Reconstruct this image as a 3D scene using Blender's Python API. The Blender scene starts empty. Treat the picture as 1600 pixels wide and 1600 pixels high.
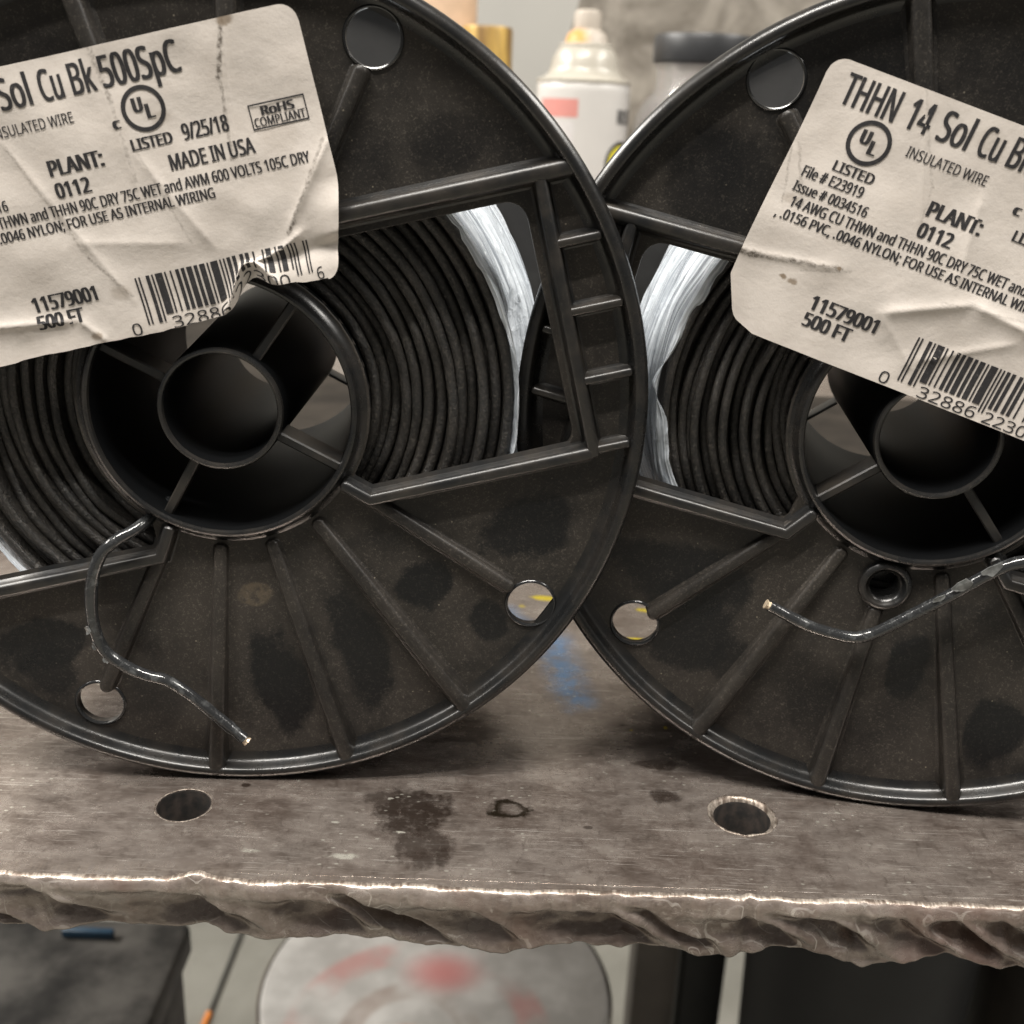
import bpy, bmesh, math, random
from mathutils import Matrix, Vector
from math import sin, cos, pi, radians

# ------------------------------------------------------------------ camera, light, exposure
SC = bpy.context.scene
COL = SC.collection
MM = 0.001
cam_d = bpy.data.cameras.new("camera")
cam = bpy.data.objects.new("camera", cam_d)
COL.objects.link(cam)
_f = Vector((0.0, 0.940125, -0.34083)); _r = Vector((0.999076, 0.014651, 0.040413)); _u = Vector((-0.042987, 0.340515, 0.939256))
M = Matrix.Identity(4)
for i in range(3):
    M[i][0] = _r[i]; M[i][1] = _u[i]; M[i][2] = -_f[i]
M[2][3] = 0.134011
cam.matrix_world = M
cam_d.sensor_width = 36.0
cam_d.lens = 36.0 * 1717.388 / 1600.0
cam_d.clip_start = 0.01
cam_d.clip_end = 50
cam_d.dof.use_dof = True
cam_d.dof.focus_distance = 0.212
cam_d.dof.aperture_fstop = 24.0
SC.camera = cam

W = bpy.data.worlds.new("World"); SC.world = W; W.use_nodes = True
bg = W.node_tree.nodes["Background"]
bg.inputs[0].default_value = (1.0, 0.95, 0.89, 1)
bg.inputs[1].default_value = 0.15

def area(name, loc, rot, sx, sy, power, col):
    d = bpy.data.lights.new(name, 'AREA'); d.shape = 'RECTANGLE'; d.size = sx; d.size_y = sy
    d.energy = power; d.color = col
    o = bpy.data.objects.new(name, d); COL.objects.link(o); o.location = loc; o.rotation_euler = rot
    return o
# two fluorescent tubes of a ceiling fixture, side fixtures, and an added front fill
area("tube_or_fill_lamp", (-0.25, -0.34, 1.50), (radians(-12), 0, radians(8)), 1.2, 0.06, 30.0, (1.0, 0.955, 0.89))
area("tube_or_fill_lamp", (-0.25, -0.14, 1.50), (radians(-8), 0, radians(8)), 1.2, 0.06, 30.0, (1.0, 0.955, 0.89))
area("tube_or_fill_lamp", (-2.1, 0.65, 1.65), (0, radians(-52), 0), 0.5, 1.8, 105.0, (1.0, 0.96, 0.9))
area("tube_or_fill_lamp", (1.9, 0.15, 1.85), (0, radians(46), 0), 0.45, 1.8, 62.0, (1.0, 0.96, 0.9))
area("tube_or_fill_lamp", (0.4, -1.7, 1.7), (radians(-42), 0, 0), 1.6, 0.3, 40.0, (1.0, 0.955, 0.89))  # added fill lamp, brightens the floor under the table and the labels

SC.render.engine = 'CYCLES'
SC.cycles.max_bounces = 8
SC.cycles.transparent_max_bounces = 12
SC.cycles.use_denoising = True
SC.view_settings.view_transform = 'Standard'
SC.view_settings.look = 'None'
SC.view_settings.exposure = 0.0
SC.view_settings.gamma = 1.0
SC.view_settings.use_curve_mapping = False

# ------------------------------------------------------------------ node helper
class NB:
    def __init__(s, name):
        s.m = bpy.data.materials.new(name); s.m.use_nodes = True
        s.t = s.m.node_tree; s.n = s.t.nodes; s.l = s.t.links
        s.b = s.n["Principled BSDF"]; s.out = s.n["Material Output"]
        s.tc = s.n.new('ShaderNodeTexCoord')
    def link(s, a, b): s.l.new(a, b)
    def setin(s, sock, v):
        if hasattr(v, 'is_output') or isinstance(v, bpy.types.NodeSocket): s.l.new(v, sock)
        elif isinstance(v, tuple) and len(v) == 3 and sock.type == 'RGBA': sock.default_value = (*v, 1)
        else: sock.default_value = v
    def obj(s): return s.tc.outputs['Object']
    def uv(s): return s.tc.outputs['UV']
    def mapping(s, v, scale=(1, 1, 1), rot=(0, 0, 0), loc=(0, 0, 0)):
        n = s.n.new('ShaderNodeMapping'); s.l.new(v, n.inputs[0])
        n.inputs['Location'].default_value = loc; n.inputs['Rotation'].default_value = rot; n.inputs['Scale'].default_value = scale
        return n.outputs[0]
    def noise(s, v, scale, detail=4, rough=0.55, dist=0.0, col=False):
        n = s.n.new('ShaderNodeTexNoise'); s.l.new(v, n.inputs['Vector'])
        n.inputs['Scale'].default_value = scale; n.inputs['Detail'].default_value = detail
        n.inputs['Roughness'].default_value = rough; n.inputs['Distortion'].default_value = dist
        return n.outputs['Color'] if col else n.outputs['Fac']
    def voro(s, v, scale, feature='F1', out='Distance', rnd=1.0):
        n = s.n.new('ShaderNodeTexVoronoi'); s.l.new(v, n.inputs['Vector']); n.feature = feature
        n.inputs['Scale'].default_value = scale; n.inputs['Randomness'].default_value = rnd
        return n.outputs[out]
    def ramp(s, v, a, b, lo=0.0, hi=1.0):
        n = s.n.new('ShaderNodeMapRange'); n.interpolation_type = 'SMOOTHSTEP'
        s.setin(n.inputs[0], v); n.inputs[1].default_value = a; n.inputs[2].default_value = b
        n.inputs[3].default_value = lo; n.inputs[4].default_value = hi
        return n.outputs[0]
    def math(s, op, a, b=0.0, clamp=False):
        n = s.n.new('ShaderNodeMath'); n.operation = op; n.use_clamp = clamp
        s.setin(n.inputs[0], a); s.setin(n.inputs[1], b); return n.outputs[0]
    def mul(s, a, b): return s.math('MULTIPLY', a, b)
    def add(s, a, b): return s.math('ADD', a, b, True)
    def vmath(s, op, a, b=(0, 0, 0)):
        n = s.n.new('ShaderNodeVectorMath'); n.operation = op
        s.setin(n.inputs[0], a); s.setin(n.inputs[1], b)
        return n.outputs['Value'] if op in ('LENGTH', 'DOT_PRODUCT', 'DISTANCE') else n.outputs[0]
    def mix(s, f, a, b):
        n = s.n.new('ShaderNodeMix'); n.data_type = 'RGBA'
        s.setin(n.inputs[0], f); s.setin(n.inputs[6], a); s.setin(n.inputs[7], b); return n.outputs[2]
    def mixf(s, f, a, b):
        n = s.n.new('ShaderNodeMix'); n.data_type = 'FLOAT'
        s.setin(n.inputs[0], f); s.setin(n.inputs[2], a); s.setin(n.inputs[3], b); return n.outputs[0]
    def blob(s, v, c, r, soft=0.5, wob=None):
        """1 inside an ellipse centred c with radii r, uneven edge from wob (a colour noise)"""
        d = s.vmath('SUBTRACT', v, c)
        sc = tuple(0.0 if q == 0 else 1.0 / q for q in r)
        d = s.vmath('MULTIPLY', d, sc)
        ln = s.vmath('LENGTH', d)
        if wob is not None: ln = s.math('ADD', ln, wob)
        return s.ramp(ln, 1.0 - soft, 1.0 + soft * 0.4, 1.0, 0.0)
    def seg(s, v, a, b, w, soft=0.6):
        """1 on the line a-b (uv), width w"""
        a = Vector(a); b = Vector(b); ab = b - a
        pa = s.vmath('SUBTRACT', v, tuple(a))
        h = s.math('MULTIPLY', s.vmath('DOT_PRODUCT', pa, tuple(ab)), 1.0 / ab.dot(ab), True)
        n = s.n.new('ShaderNodeVectorMath'); n.operation = 'SCALE'; n.inputs[0].default_value = tuple(ab); s.l.new(h, n.inputs['Scale'])
        d = s.vmath('LENGTH', s.vmath('SUBTRACT', pa, n.outputs[0]))
        return s.ramp(d, w * (1 - soft), w, 1.0, 0.0)
    def bump(s, h, strength=0.3, dist=0.001):
        n = s.n.new('ShaderNodeBump'); s.l.new(h, n.inputs['Height'])
        n.inputs['Strength'].default_value = strength; n.inputs['Distance'].default_value = dist
        s.l.new(n.outputs[0], s.b.inputs['Normal'])
    def set(s, **k):
        names = {'base': 'Base Color', 'rough': 'Roughness', 'metal': 'Metallic', 'alpha': 'Alpha', 'trans': 'Transmission Weight', 'ior': 'IOR', 'spec': 'Specular IOR Level', 'sheen': 'Sheen Weight'}
        for q, v in k.items(): s.setin(s.b.inputs[names[q]], v)
        return s.m

def plain(name, col, rough=0.5, metal=0.0, var=0.25, scale=40.0):
    b = NB(name); n = b.noise(b.obj(), scale, 5)
    f = b.ramp(n, 0.3, 0.7)
    dark = tuple(c * (1 - var) for c in col); light = tuple(min(1, c * (1 + var)) for c in col)
    return b.set(base=b.mix(f, dark, light), rough=rough, metal=metal)

# ------------------------------------------------------------------ mesh helpers (all coordinates in millimetres)
def link(name, me, mats, parent=None, loc=(0, 0, 0), rot=(0, 0, 0), smooth=True, angle=35):
    o = bpy.data.objects.new(name, me); COL.objects.link(o)
    if not isinstance(mats, (list, tuple)): mats = [mats]
    if not me.materials:
        for m in mats: me.materials.append(m)
        if smooth:
            for p in me.polygons: p.use_smooth = True
            me.set_sharp_from_angle(angle=radians(angle))
    if parent is not None: o.parent = parent
    o.location = Vector(loc) * MM; o.rotation_euler = rot
    return o
def mesh(name, vs, fs):
    me = bpy.data.meshes.new(name)
    me.from_pydata([(x * MM, y * MM, z * MM) for x, y, z in vs], [], fs)
    bm = bmesh.new(); bm.from_mesh(me); bmesh.ops.recalc_face_normals(bm, faces=bm.faces); bm.to_mesh(me); bm.free()
    return me
def empty(name, loc, rz, label, cat, group=None):
    o = bpy.data.objects.new(name, None); COL.objects.link(o); o.empty_display_size = 0.01
    o.location = Vector(loc) * MM; o.rotation_euler = (0, 0, rz)
    return tag(o, label, cat, group)
def tag(o, label, cat, group=None):
    o['label'] = label; o['category'] = cat
    if group: o['group'] = group
    return o
def structure(o):
    o['kind'] = 'structure'; return o
def lathe(name, prof, n=96, axis='Y', closed=False, wob=None):
    """revolve (r, h) profile round Y (depth) or Z (up)"""
    vs, fs = [], []
    m = len(prof)
    for i in range(n):
        a = 2 * pi * i / n
        for j, (r, h) in enumerate(prof):
            if wob:
                r2, h2 = wob(a, j, r, h)
            else: r2, h2 = r, h
            vs.append((r2 * cos(a), h2, r2 * sin(a)) if axis == 'Y' else (r2 * cos(a), r2 * sin(a), h2))
    for i in range(n):
        i2 = (i + 1) % n
        for j in range(m if closed else m - 1):
            j2 = (j + 1) % m
            fs.append((i * m + j, i * m + j2, i2 * m + j2, i2 * m + j))
    return mesh(name, vs, fs)
def catmull(pts, per=10):
    P = [Vector(p) for p in pts]; P = [2 * P[0] - P[1]] + P + [2 * P[-1] - P[-2]]
    out = []
    for i in range(1, len(P) - 2):
        for k in range(per):
            t = k / per
            a, b, c, d = P[i - 1], P[i], P[i + 1], P[i + 2]
            out.append(0.5 * ((2 * b) + (c - a) * t + (2 * a - 5 * b + 4 * c - d) * t * t + (3 * b - a - 3 * c + d) * t ** 3))
    out.append(P[-2]); return out
def tube(name, path, rad, n=14, cap=True):
    P = [Vector(p) for p in path]; vs, fs = [], []
    up = Vector((0, 1, 0))
    for i, p in enumerate(P):
        t = (P[min(i + 1, len(P) - 1)] - P[max(i - 1, 0)]).normalized()
        x = up.cross(t)
        if x.length < 1e-4: x = Vector((1, 0, 0)).cross(t)
        x.normalize(); y = t.cross(x).normalized()
        r = rad(i / (len(P) - 1)) if callable(rad) else rad
        for k in range(n):
            a = 2 * pi * k / n; vs.append(tuple(p + x * r * cos(a) + y * r * sin(a)))
    for i in range(len(P) - 1):
        for k in range(n):
            k2 = (k + 1) % n; fs.append((i * n + k, i * n + k2, (i + 1) * n + k2, (i + 1) * n + k))
    if cap: fs += [tuple(range(n)), tuple(range((len(P) - 1) * n, len(P) * n))]
    return mesh(name, vs, fs)
def bar(name, path, w0, w1, f0, f1, base, ends=True):
    """raised rib on the flange: path of (u, v), width and front depth interpolated along it, rounded top"""
    P = [Vector(p) for p in path]; L = [0]
    for a, b in zip(P, P[1:]): L.append(L[-1] + (b - a).length)
    T = L[-1]
    st = [(P[i], L[i] / T, i) for i in range(len(P))]
    rings = []
    def sect(p, nrm, t, k):
        w = (w0 + (w1 - w0) * t) / 2; f = f0 + (f1 - f0) * t; r = min(w * 0.8, (base - f) * 0.7)
        g = base - f; prof = [(-w - g * .42, base), (-w - g * .14, base - g * .12), (-w * 1.01, base - g * .38), (-w, f + r), (-w + r * .1, f + r * .55), (-w + r * 0.35, f + r * 0.18), (-w + r * .8, f), (w - r * .8, f), (w - r * 0.35, f + r * 0.18), (w - r * .1, f + r * .55), (w, f + r), (w * 1.01, base - g * .38), (w + g * .14, base - g * .12), (w + g * .42, base)]
        return [(p.x + nrm.x * q * k, f2 if k == 1 else f2 + (base - f2) * (1 - k) ** 2 * .6, p.y + nrm.y * q * k) for q, f2 in prof]
    for p, t, i in st:
        if i == 0: d = P[1] - P[0]
        elif i == len(P) - 1: d = P[-1] - P[-2]
        else: d = (P[i + 1] - P[i]).normalized() + (P[i] - P[i - 1]).normalized()
        d.normalize(); nrm = Vector((-d.y, d.x))
        sc = 1.0
        if 0 < i < len(P) - 1:
            e = (P[i + 1] - P[i]).normalized(); sc = 1 / max(0.5, abs(Vector((-e.y, e.x)).dot(nrm)))
        if i == 0: rings.append(sect(p - d * w0 * .3, nrm, t, .5)); rings.append(sect(p - d * w0 * .15, nrm, t, .85))
        rings.append(sect(p, nrm * sc, t, 1))
        if i == len(P) - 1: rings.append(sect(p + d * w1 * .15, nrm, t, .85)); rings.append(sect(p + d * w1 * .3, nrm, t, .5))
    m = len(rings[0]); vs = [v for r in rings for v in r]; fs = []
    for i in range(len(rings) - 1):
        for j in range(m - 1): fs.append((i * m + j, i * m + j + 1, (i + 1) * m + j + 1, (i + 1) * m + j))
    fs += [tuple(range(m)), tuple(range((len(rings) - 1) * m, len(rings) * m))]
    return mesh(name, vs, fs)
def sheet(name, loops, y0, y1, bevel=0.25):
    """plate from filled outlines in (u, v); thickness from depth y0 to y1; bevelled edges"""
    cu = bpy.data.curves.new(name, 'CURVE'); cu.dimensions = '2D'; cu.fill_mode = 'BOTH'
    cu.extrude = ((y1 - y0) / 2 - bevel) * MM; cu.bevel_depth = bevel * MM; cu.bevel_resolution = 2; cu.offset = -bevel * MM
    for lp in loops:
        sp = cu.splines.new('POLY'); sp.points.add(len(lp) - 1); sp.use_cyclic_u = True
        for q, (x, y) in zip(sp.points, lp): q.co = (x * MM, y * MM, 0, 1)
    o = bpy.data.objects.new(name, cu); COL.objects.link(o)
    dg = bpy.context.evaluated_depsgraph_get(); dg.update()
    me = bpy.data.meshes.new_from_object(o.evaluated_get(dg)); me.name = name
    bpy.data.objects.remove(o); bpy.data.curves.remove(cu)
    yc = (y0 + y1) / 2 * MM
    for v in me.vertices:
        x, y, z = v.co; v.co = (x, yc - z, y)
    me.flip_normals()
    me.materials.clear()
    return me
def circ(cx, cy, r, n=64, rev=False):
    p = [(cx + r * cos(2 * pi * i / n), cy + r * sin(2 * pi * i / n)) for i in range(n)]
    return p[::-1] if rev else p
def rounded(pts, r, n=8):
    """polygon with rounded corners; r a number or a list"""
    out = []; N = len(pts)
    for i, p in enumerate(pts):
        rr = r[i] if isinstance(r, (list, tuple)) else r
        p = Vector(p); a = (Vector(pts[i - 1]) - p); b = (Vector(pts[(i + 1) % N]) - p)
        if rr == 0: out.append(tuple(p)); continue
        la, lb = a.length, b.length; a.normalize(); b.normalize()
        ang = a.angle(b); d = min(rr / math.tan(ang / 2), la * .49, lb * .49)
        p0 = p + a * d; p1 = p + b * d
        for k in range(n + 1):
            t = k / n; out.append(tuple(p0 * (1 - t) ** 2 + p * 2 * t * (1 - t) + p1 * t * t))
    return out
def box(name, x0, x1, y0, y1, z0, z1, bev=0.0, seg=2):
    vs = [(x, y, z) for x in (x0, x1) for y in (y0, y1) for z in (z0, z1)]
    fs = [(0, 1, 3, 2), (4, 6, 7, 5), (0, 4, 5, 1), (2, 3, 7, 6), (0, 2, 6, 4), (1, 5, 7, 3)]
    me = mesh(name, vs, fs)
    if bev:
        bm = bmesh.new(); bm.from_mesh(me); bmesh.ops.bevel(bm, geom=list(bm.edges), offset=bev * MM, segments=seg, affect='EDGES', profile=0.5); bm.to_mesh(me); bm.free()
    return me
class N1:
    """smooth repeatable value noise"""
    def __init__(s, seed): s.s = seed
    def h(s, i, j=0):
        n = math.sin(i * 127.1 + j * 311.7 + s.s * 74.7) * 43758.5453; return n - math.floor(n)
    def __call__(s, x, y=0.0):
        i, j = math.floor(x), math.floor(y); u, v = x - i, y - j
        u = u * u * (3 - 2 * u); v = v * v * (3 - 2 * v)
        return (s.h(i, j) * (1 - u) + s.h(i + 1, j) * u) * (1 - v) + (s.h(i, j + 1) * (1 - u) + s.h(i + 1, j + 1) * u) * v - 0.5
def S(x):
    x = max(0.0, min(1.0, x)); return x * x * (3 - 2 * x)

# ------------------------------------------------------------------ materials
def plastic(name, patches=(), dust=1.0, resid=None):
    """black moulded plastic under brown workshop dust, with wiped-clean patches (u, v, ru, rv)"""
    b = NB(name); v = b.obj()
    flat = b.vmath('MULTIPLY', v, (1, 0, 1))
    w = b.math('MULTIPLY', b.math('SUBTRACT', b.noise(flat, 80, 6, .7), 0.5), 1.7)
    d = b.ramp(b.noise(flat, 42, 6, .68), 0.28, 0.66, 0.22, 1.0)
    for (u, q, ru, rv, st) in patches:
        m = b.blob(flat, (u * MM, 0, q * MM), (ru * MM, 0, rv * MM), 0.24, w)
        d = b.mul(d, b.math('SUBTRACT', 1.0, b.mul(m, st)))
    d = b.mul(d, dust)
    col = b.mix(d, (0.0060, 0.0066, 0.0074), (0.041, 0.0355, 0.0300))
    if resid:
        u, q, ru, rv = resid
        col = b.mix(b.mul(b.blob(flat, (u * MM, 0, q * MM), (ru * MM, 0, rv * MM), 0.2, w), b.ramp(b.noise(flat, 500, 4), .3, .6)), col, (0.085, 0.068, 0.048))
    g = b.noise(v, 2600, 2, .7)
    grain = b.ramp(b.math('ADD', b.mul(g, .6), b.mul(b.noise(v, 1100, 3, .7), .4)), 0.50, 0.70)
    col = b.mix(b.mul(b.mul(grain, 0.6), b.math('ADD', b.mul(d, .8), .2)), col, (0.150, 0.132, 0.110))
    sp = b.voro(v, 620); cell = b.voro(v, 620, out='Color')
    sepx = b.n.new('ShaderNodeSeparateColor'); b.l.new(cell, sepx.inputs[0])
    speck = b.mul(b.ramp(sp, 0.05, 0.13, 1, 0), b.ramp(sepx.outputs[0], 0.90, 0.93))
    col = b.mix(b.mul(speck, b.math('ADD', b.mul(d, .6), .12)), col, (0.33, 0.29, 0.22))
    r = b.mixf(d, 0.27, 0.54)
    b.bump(b.math('ADD', b.mul(g, 0.5), b.noise(v, 700, 3)), 0.16, 0.0003)
    return b.set(base=col, rough=r, spec=0.32)
LP = [(-49, -40, 9.5, 7, .9), (-50, -46, 6, 6, .8), (28.5, -43.5, 6.5, 5.2, .95), (50, -36, 10, 6.5, .9), (40, -54.5, 4.2, 5.5, .9), (12.5, -55, 6, 13.5, .9), (-4.5, -59, 6.2, 13, .95), (51, 37, 8, 6, .4), (-36, -60, 8, 6, .3)]
RP = [(-36, -42, 17, 8, .85), (-33, -52, 11, 10, .8), (12.3, -47, 4.2, 7.5, .95), (34, -55, 6.2, 9, .97), (-20, -57, 5.5, 6, .7), (1, -63, 8, 9, .45), (-50, 33, 14, 10, .6), (-38, 55, 18, 12, .6), (0, 60, 20, 10, .5)]
M_webL = plastic("dusty_black_plastic", LP, 1.0, (-5.0, -38.5, 4.0, 2.6))
M_ribdust = plastic("dusty_rib_plastic", (), .8)
M_webR = plastic("wiped_black_plastic", RP, .9)
def gloss_plastic(name, rough, dustamt):
    b = NB(name); v = b.obj()
    d = b.mul(b.ramp(b.noise(v, 120, 5, .65), 0.35, 0.7), dustamt)
    fine = b.ramp(b.noise(v, 2300, 2, .7), 0.6, 0.78)
    col = b.mix(d, (0.0075, 0.008, 0.0085), (0.038, 0.032, 0.026))
    col = b.mix(b.mul(fine, .35 * dustamt), col, (0.16, 0.14, 0.11))
    b.bump(b.noise(v, 900, 3), 0.08, 0.0003)
    return b.set(base=col, rough=b.mixf(b.noise(v, 260, 4), rough - .05, rough + .09), spec=0.55)
M_rim = gloss_plastic("black_plastic_edge", 0.26, 0.4)
M_rear = plain("dark_grey_plastic", (.026, .025, .024), .5, 0, .25, 90)  # even dark grey with mottling, lighter than the bare black plastic
M_lip = NB("polished_black_plastic").set(base=(.014, .0145, .015), rough=.16, spec=.8)
M_rib = gloss_plastic("black_plastic_rib", 0.34, 0.7)
M_hub = NB("shaded_hub_plastic").set(base=(.0035, .0038, .0042), rough=.42, spec=.06)  # same black plastic, darkened to carry the shade inside hub and bore
def wire_mat():
    b = NB("black_nylon_insulation"); v = b.obj()
    d = b.ramp(b.noise(v, 90, 4, .6), 0.35, 0.7)
    g = b.ramp(b.noise(v, 1900, 4, .75), 0.48, 0.68)
    col = b.mix(b.mul(d, .5), (0.013, 0.0128, 0.0125), (0.036, 0.031, 0.026))
    col = b.mix(b.mul(g, .5), col, (0.13, 0.115, 0.095))
    b.bump(b.math('ADD', b.noise(v, 1200, 3), b.noise(v, 3200, 3, .7)), 0.55, 0.0005)
    return b.set(base=col, rough=0.38, spec=0.55)
M_wire = wire_mat()
def tail_mat():
    b = NB("glossy_wire_jacket"); v = b.obj()
    n = b.noise(v, 420, 4, .65, .6)
    f = b.mul(b.ramp(n, 0.50, 0.76), .75)
    col = b.mix(f, (0.020, 0.021, 0.022), (0.10, 0.104, 0.105))
    b.bump(b.noise(v, 500, 3), 0.3, 0.0004)
    return b.set(base=col, rough=b.mixf(f, .14, .3), spec=0.8)
M_tail = tail_mat()
def film_mat():
    b = NB("clear_stretch_film"); v = b.obj(); u = b.uv()
    st = b.noise(b.mapping(u, scale=(.018, .55, 1), rot=(0, 0, radians(5))), 1.0, 6, .65, .3)
    crk = b.noise(b.mapping(u, scale=(.22, .5, 1), rot=(0, 0, radians(25))), 1.0, 4, .6, .2)
    b.bump(b.math('ADD', b.mul(st, 1.5), b.mul(b.ramp(crk, .45, .75), .4)), 0.55, 0.0012)
    col = b.mix(b.ramp(st, .32, .68), (0.46, 0.51, 0.57), (0.84, 0.89, 0.94))
    return b.set(base=col, rough=0.09, alpha=b.ramp(st, 0.28, 0.62, 0.42, 0.86), spec=0.6)
M_film = film_mat()
M_copper = plain("cut_copper", (0.62, 0.50, 0.36), .4, 0.3, .2, 800)
M_flake = plain("torn_nylon_flake", (0.13, 0.133, 0.13), .25, 0, .4, 700)
def ink_mat():
    b = NB("black_thermal_print"); v = b.uv()
    n = b.noise(v, 1.3, 5, .7); n2 = b.noise(v, 9, 3, .7)
    f = b.ramp(b.math('ADD', b.mul(n, .5), b.mul(n2, .5)), .52, .72)
    return b.set(base=b.mix(b.mul(f, .7), (0.028, 0.027, 0.029), (0.20, 0.18, 0.165)), rough=.6, spec=.25)
M_ink = ink_mat()
def paper_mat(name, lines, blots):
    """cream label paper; dirt rubbed into its creases at (s, t) millimetres on the label"""
    b = NB(name); v = b.uv()
    n = b.noise(v, .09, 5, .6); f = b.noise(v, 2.2, 5, .7)
    col = b.mix(b.ramp(n, .3, .75), (0.632, 0.582, 0.535), (0.555, 0.505, 0.458))
    col = b.mix(b.mul(b.ramp(f, .45, .8), .3), col, (0.45, 0.38, 0.31))
    wob = b.noise(v, .8, 4, .7, col=True)
    vw = b.vmath('ADD', v, b.vmath('MULTIPLY', b.vmath('SUBTRACT', wob, (.5, .5, .5)), (1.2, 1.2, 0)))
    br = b.ramp(b.noise(v, 1.1, 4, .7), .38, .62)
    for (x0, y0, x1, y1, w, st) in lines:
        m = b.seg(vw, (x0, y0, 0), (x1, y1, 0), w, .9)
        m = b.mul(b.mul(m, st), b.math('ADD', b.mul(br, .75), .25))
        col = b.mix(m, col, (0.085, 0.07, 0.055))
    for (x, y, r, st) in blots:
        m = b.mul(b.blob(vw, (x, y, 0), (r, r * .7, 0), .5), st)
        col = b.mix(m, col, (0.20, 0.15, 0.10))
    b.bump(b.math('ADD', b.mul(b.noise(v, .35, 4, .6), 1.0), b.mul(b.noise(v, 3.0, 3), .12)), 0.12, 0.0010)
    return b.set(base=col, rough=0.55, spec=.3)
M_paperL = paper_mat("creased_cream_label", [(61.8, -.5, 58.5, 9, .7, .95), (58.8, 8, 57, 22, .5, .6), (38.7, 0, 39.6, 9, .7, .6), (39.6, 9, 39.8, 22, .5, .35), (73, 22, 64.2, 35, .5, .6), (65, 34, 63.2, 36, .6, .9), (19.4, 12, 27.5, 33, .5, .35), (27.5, 33, 33, 41, .5, .45), (41, 16, 46, 34, .4, .25), (52, 42.5, 60, 38, .5, .4)],
                     [(62, .4, 1.6, .8), (24.3, 46.6, 1.2, .7), (47, 13, 2, .25), (31, 40, 2, .3), (66, 20, 4, .15)])
M_paperR = paper_mat("smudged_cream_label", [(-.8, 35.3, 2.4, 35.1, 1.1, 1), (2.2, 35.1, 9, 33.6, .8, .7), (9, 33.6, 17, 31.9, .7, .65), (11, 34.4, 18.5, 31.8, .5, .4), (1, 15, 6.2, 24, .5, .35), (.2, 16, 3, 25, .35, .4), (16.3, -.3, 24.7, 14, .4, .25), (24.7, 14, 26, 22, .35, .3), (49.9, 29, 35, 31, .4, .25)],
                     [(8.6, 36.8, .8, .9), (10.4, 37, .9, .8), (16.6, 32.1, .5, .9), (4, 24, 1.5, .3), (30, 4, 3, .15)])

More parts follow.
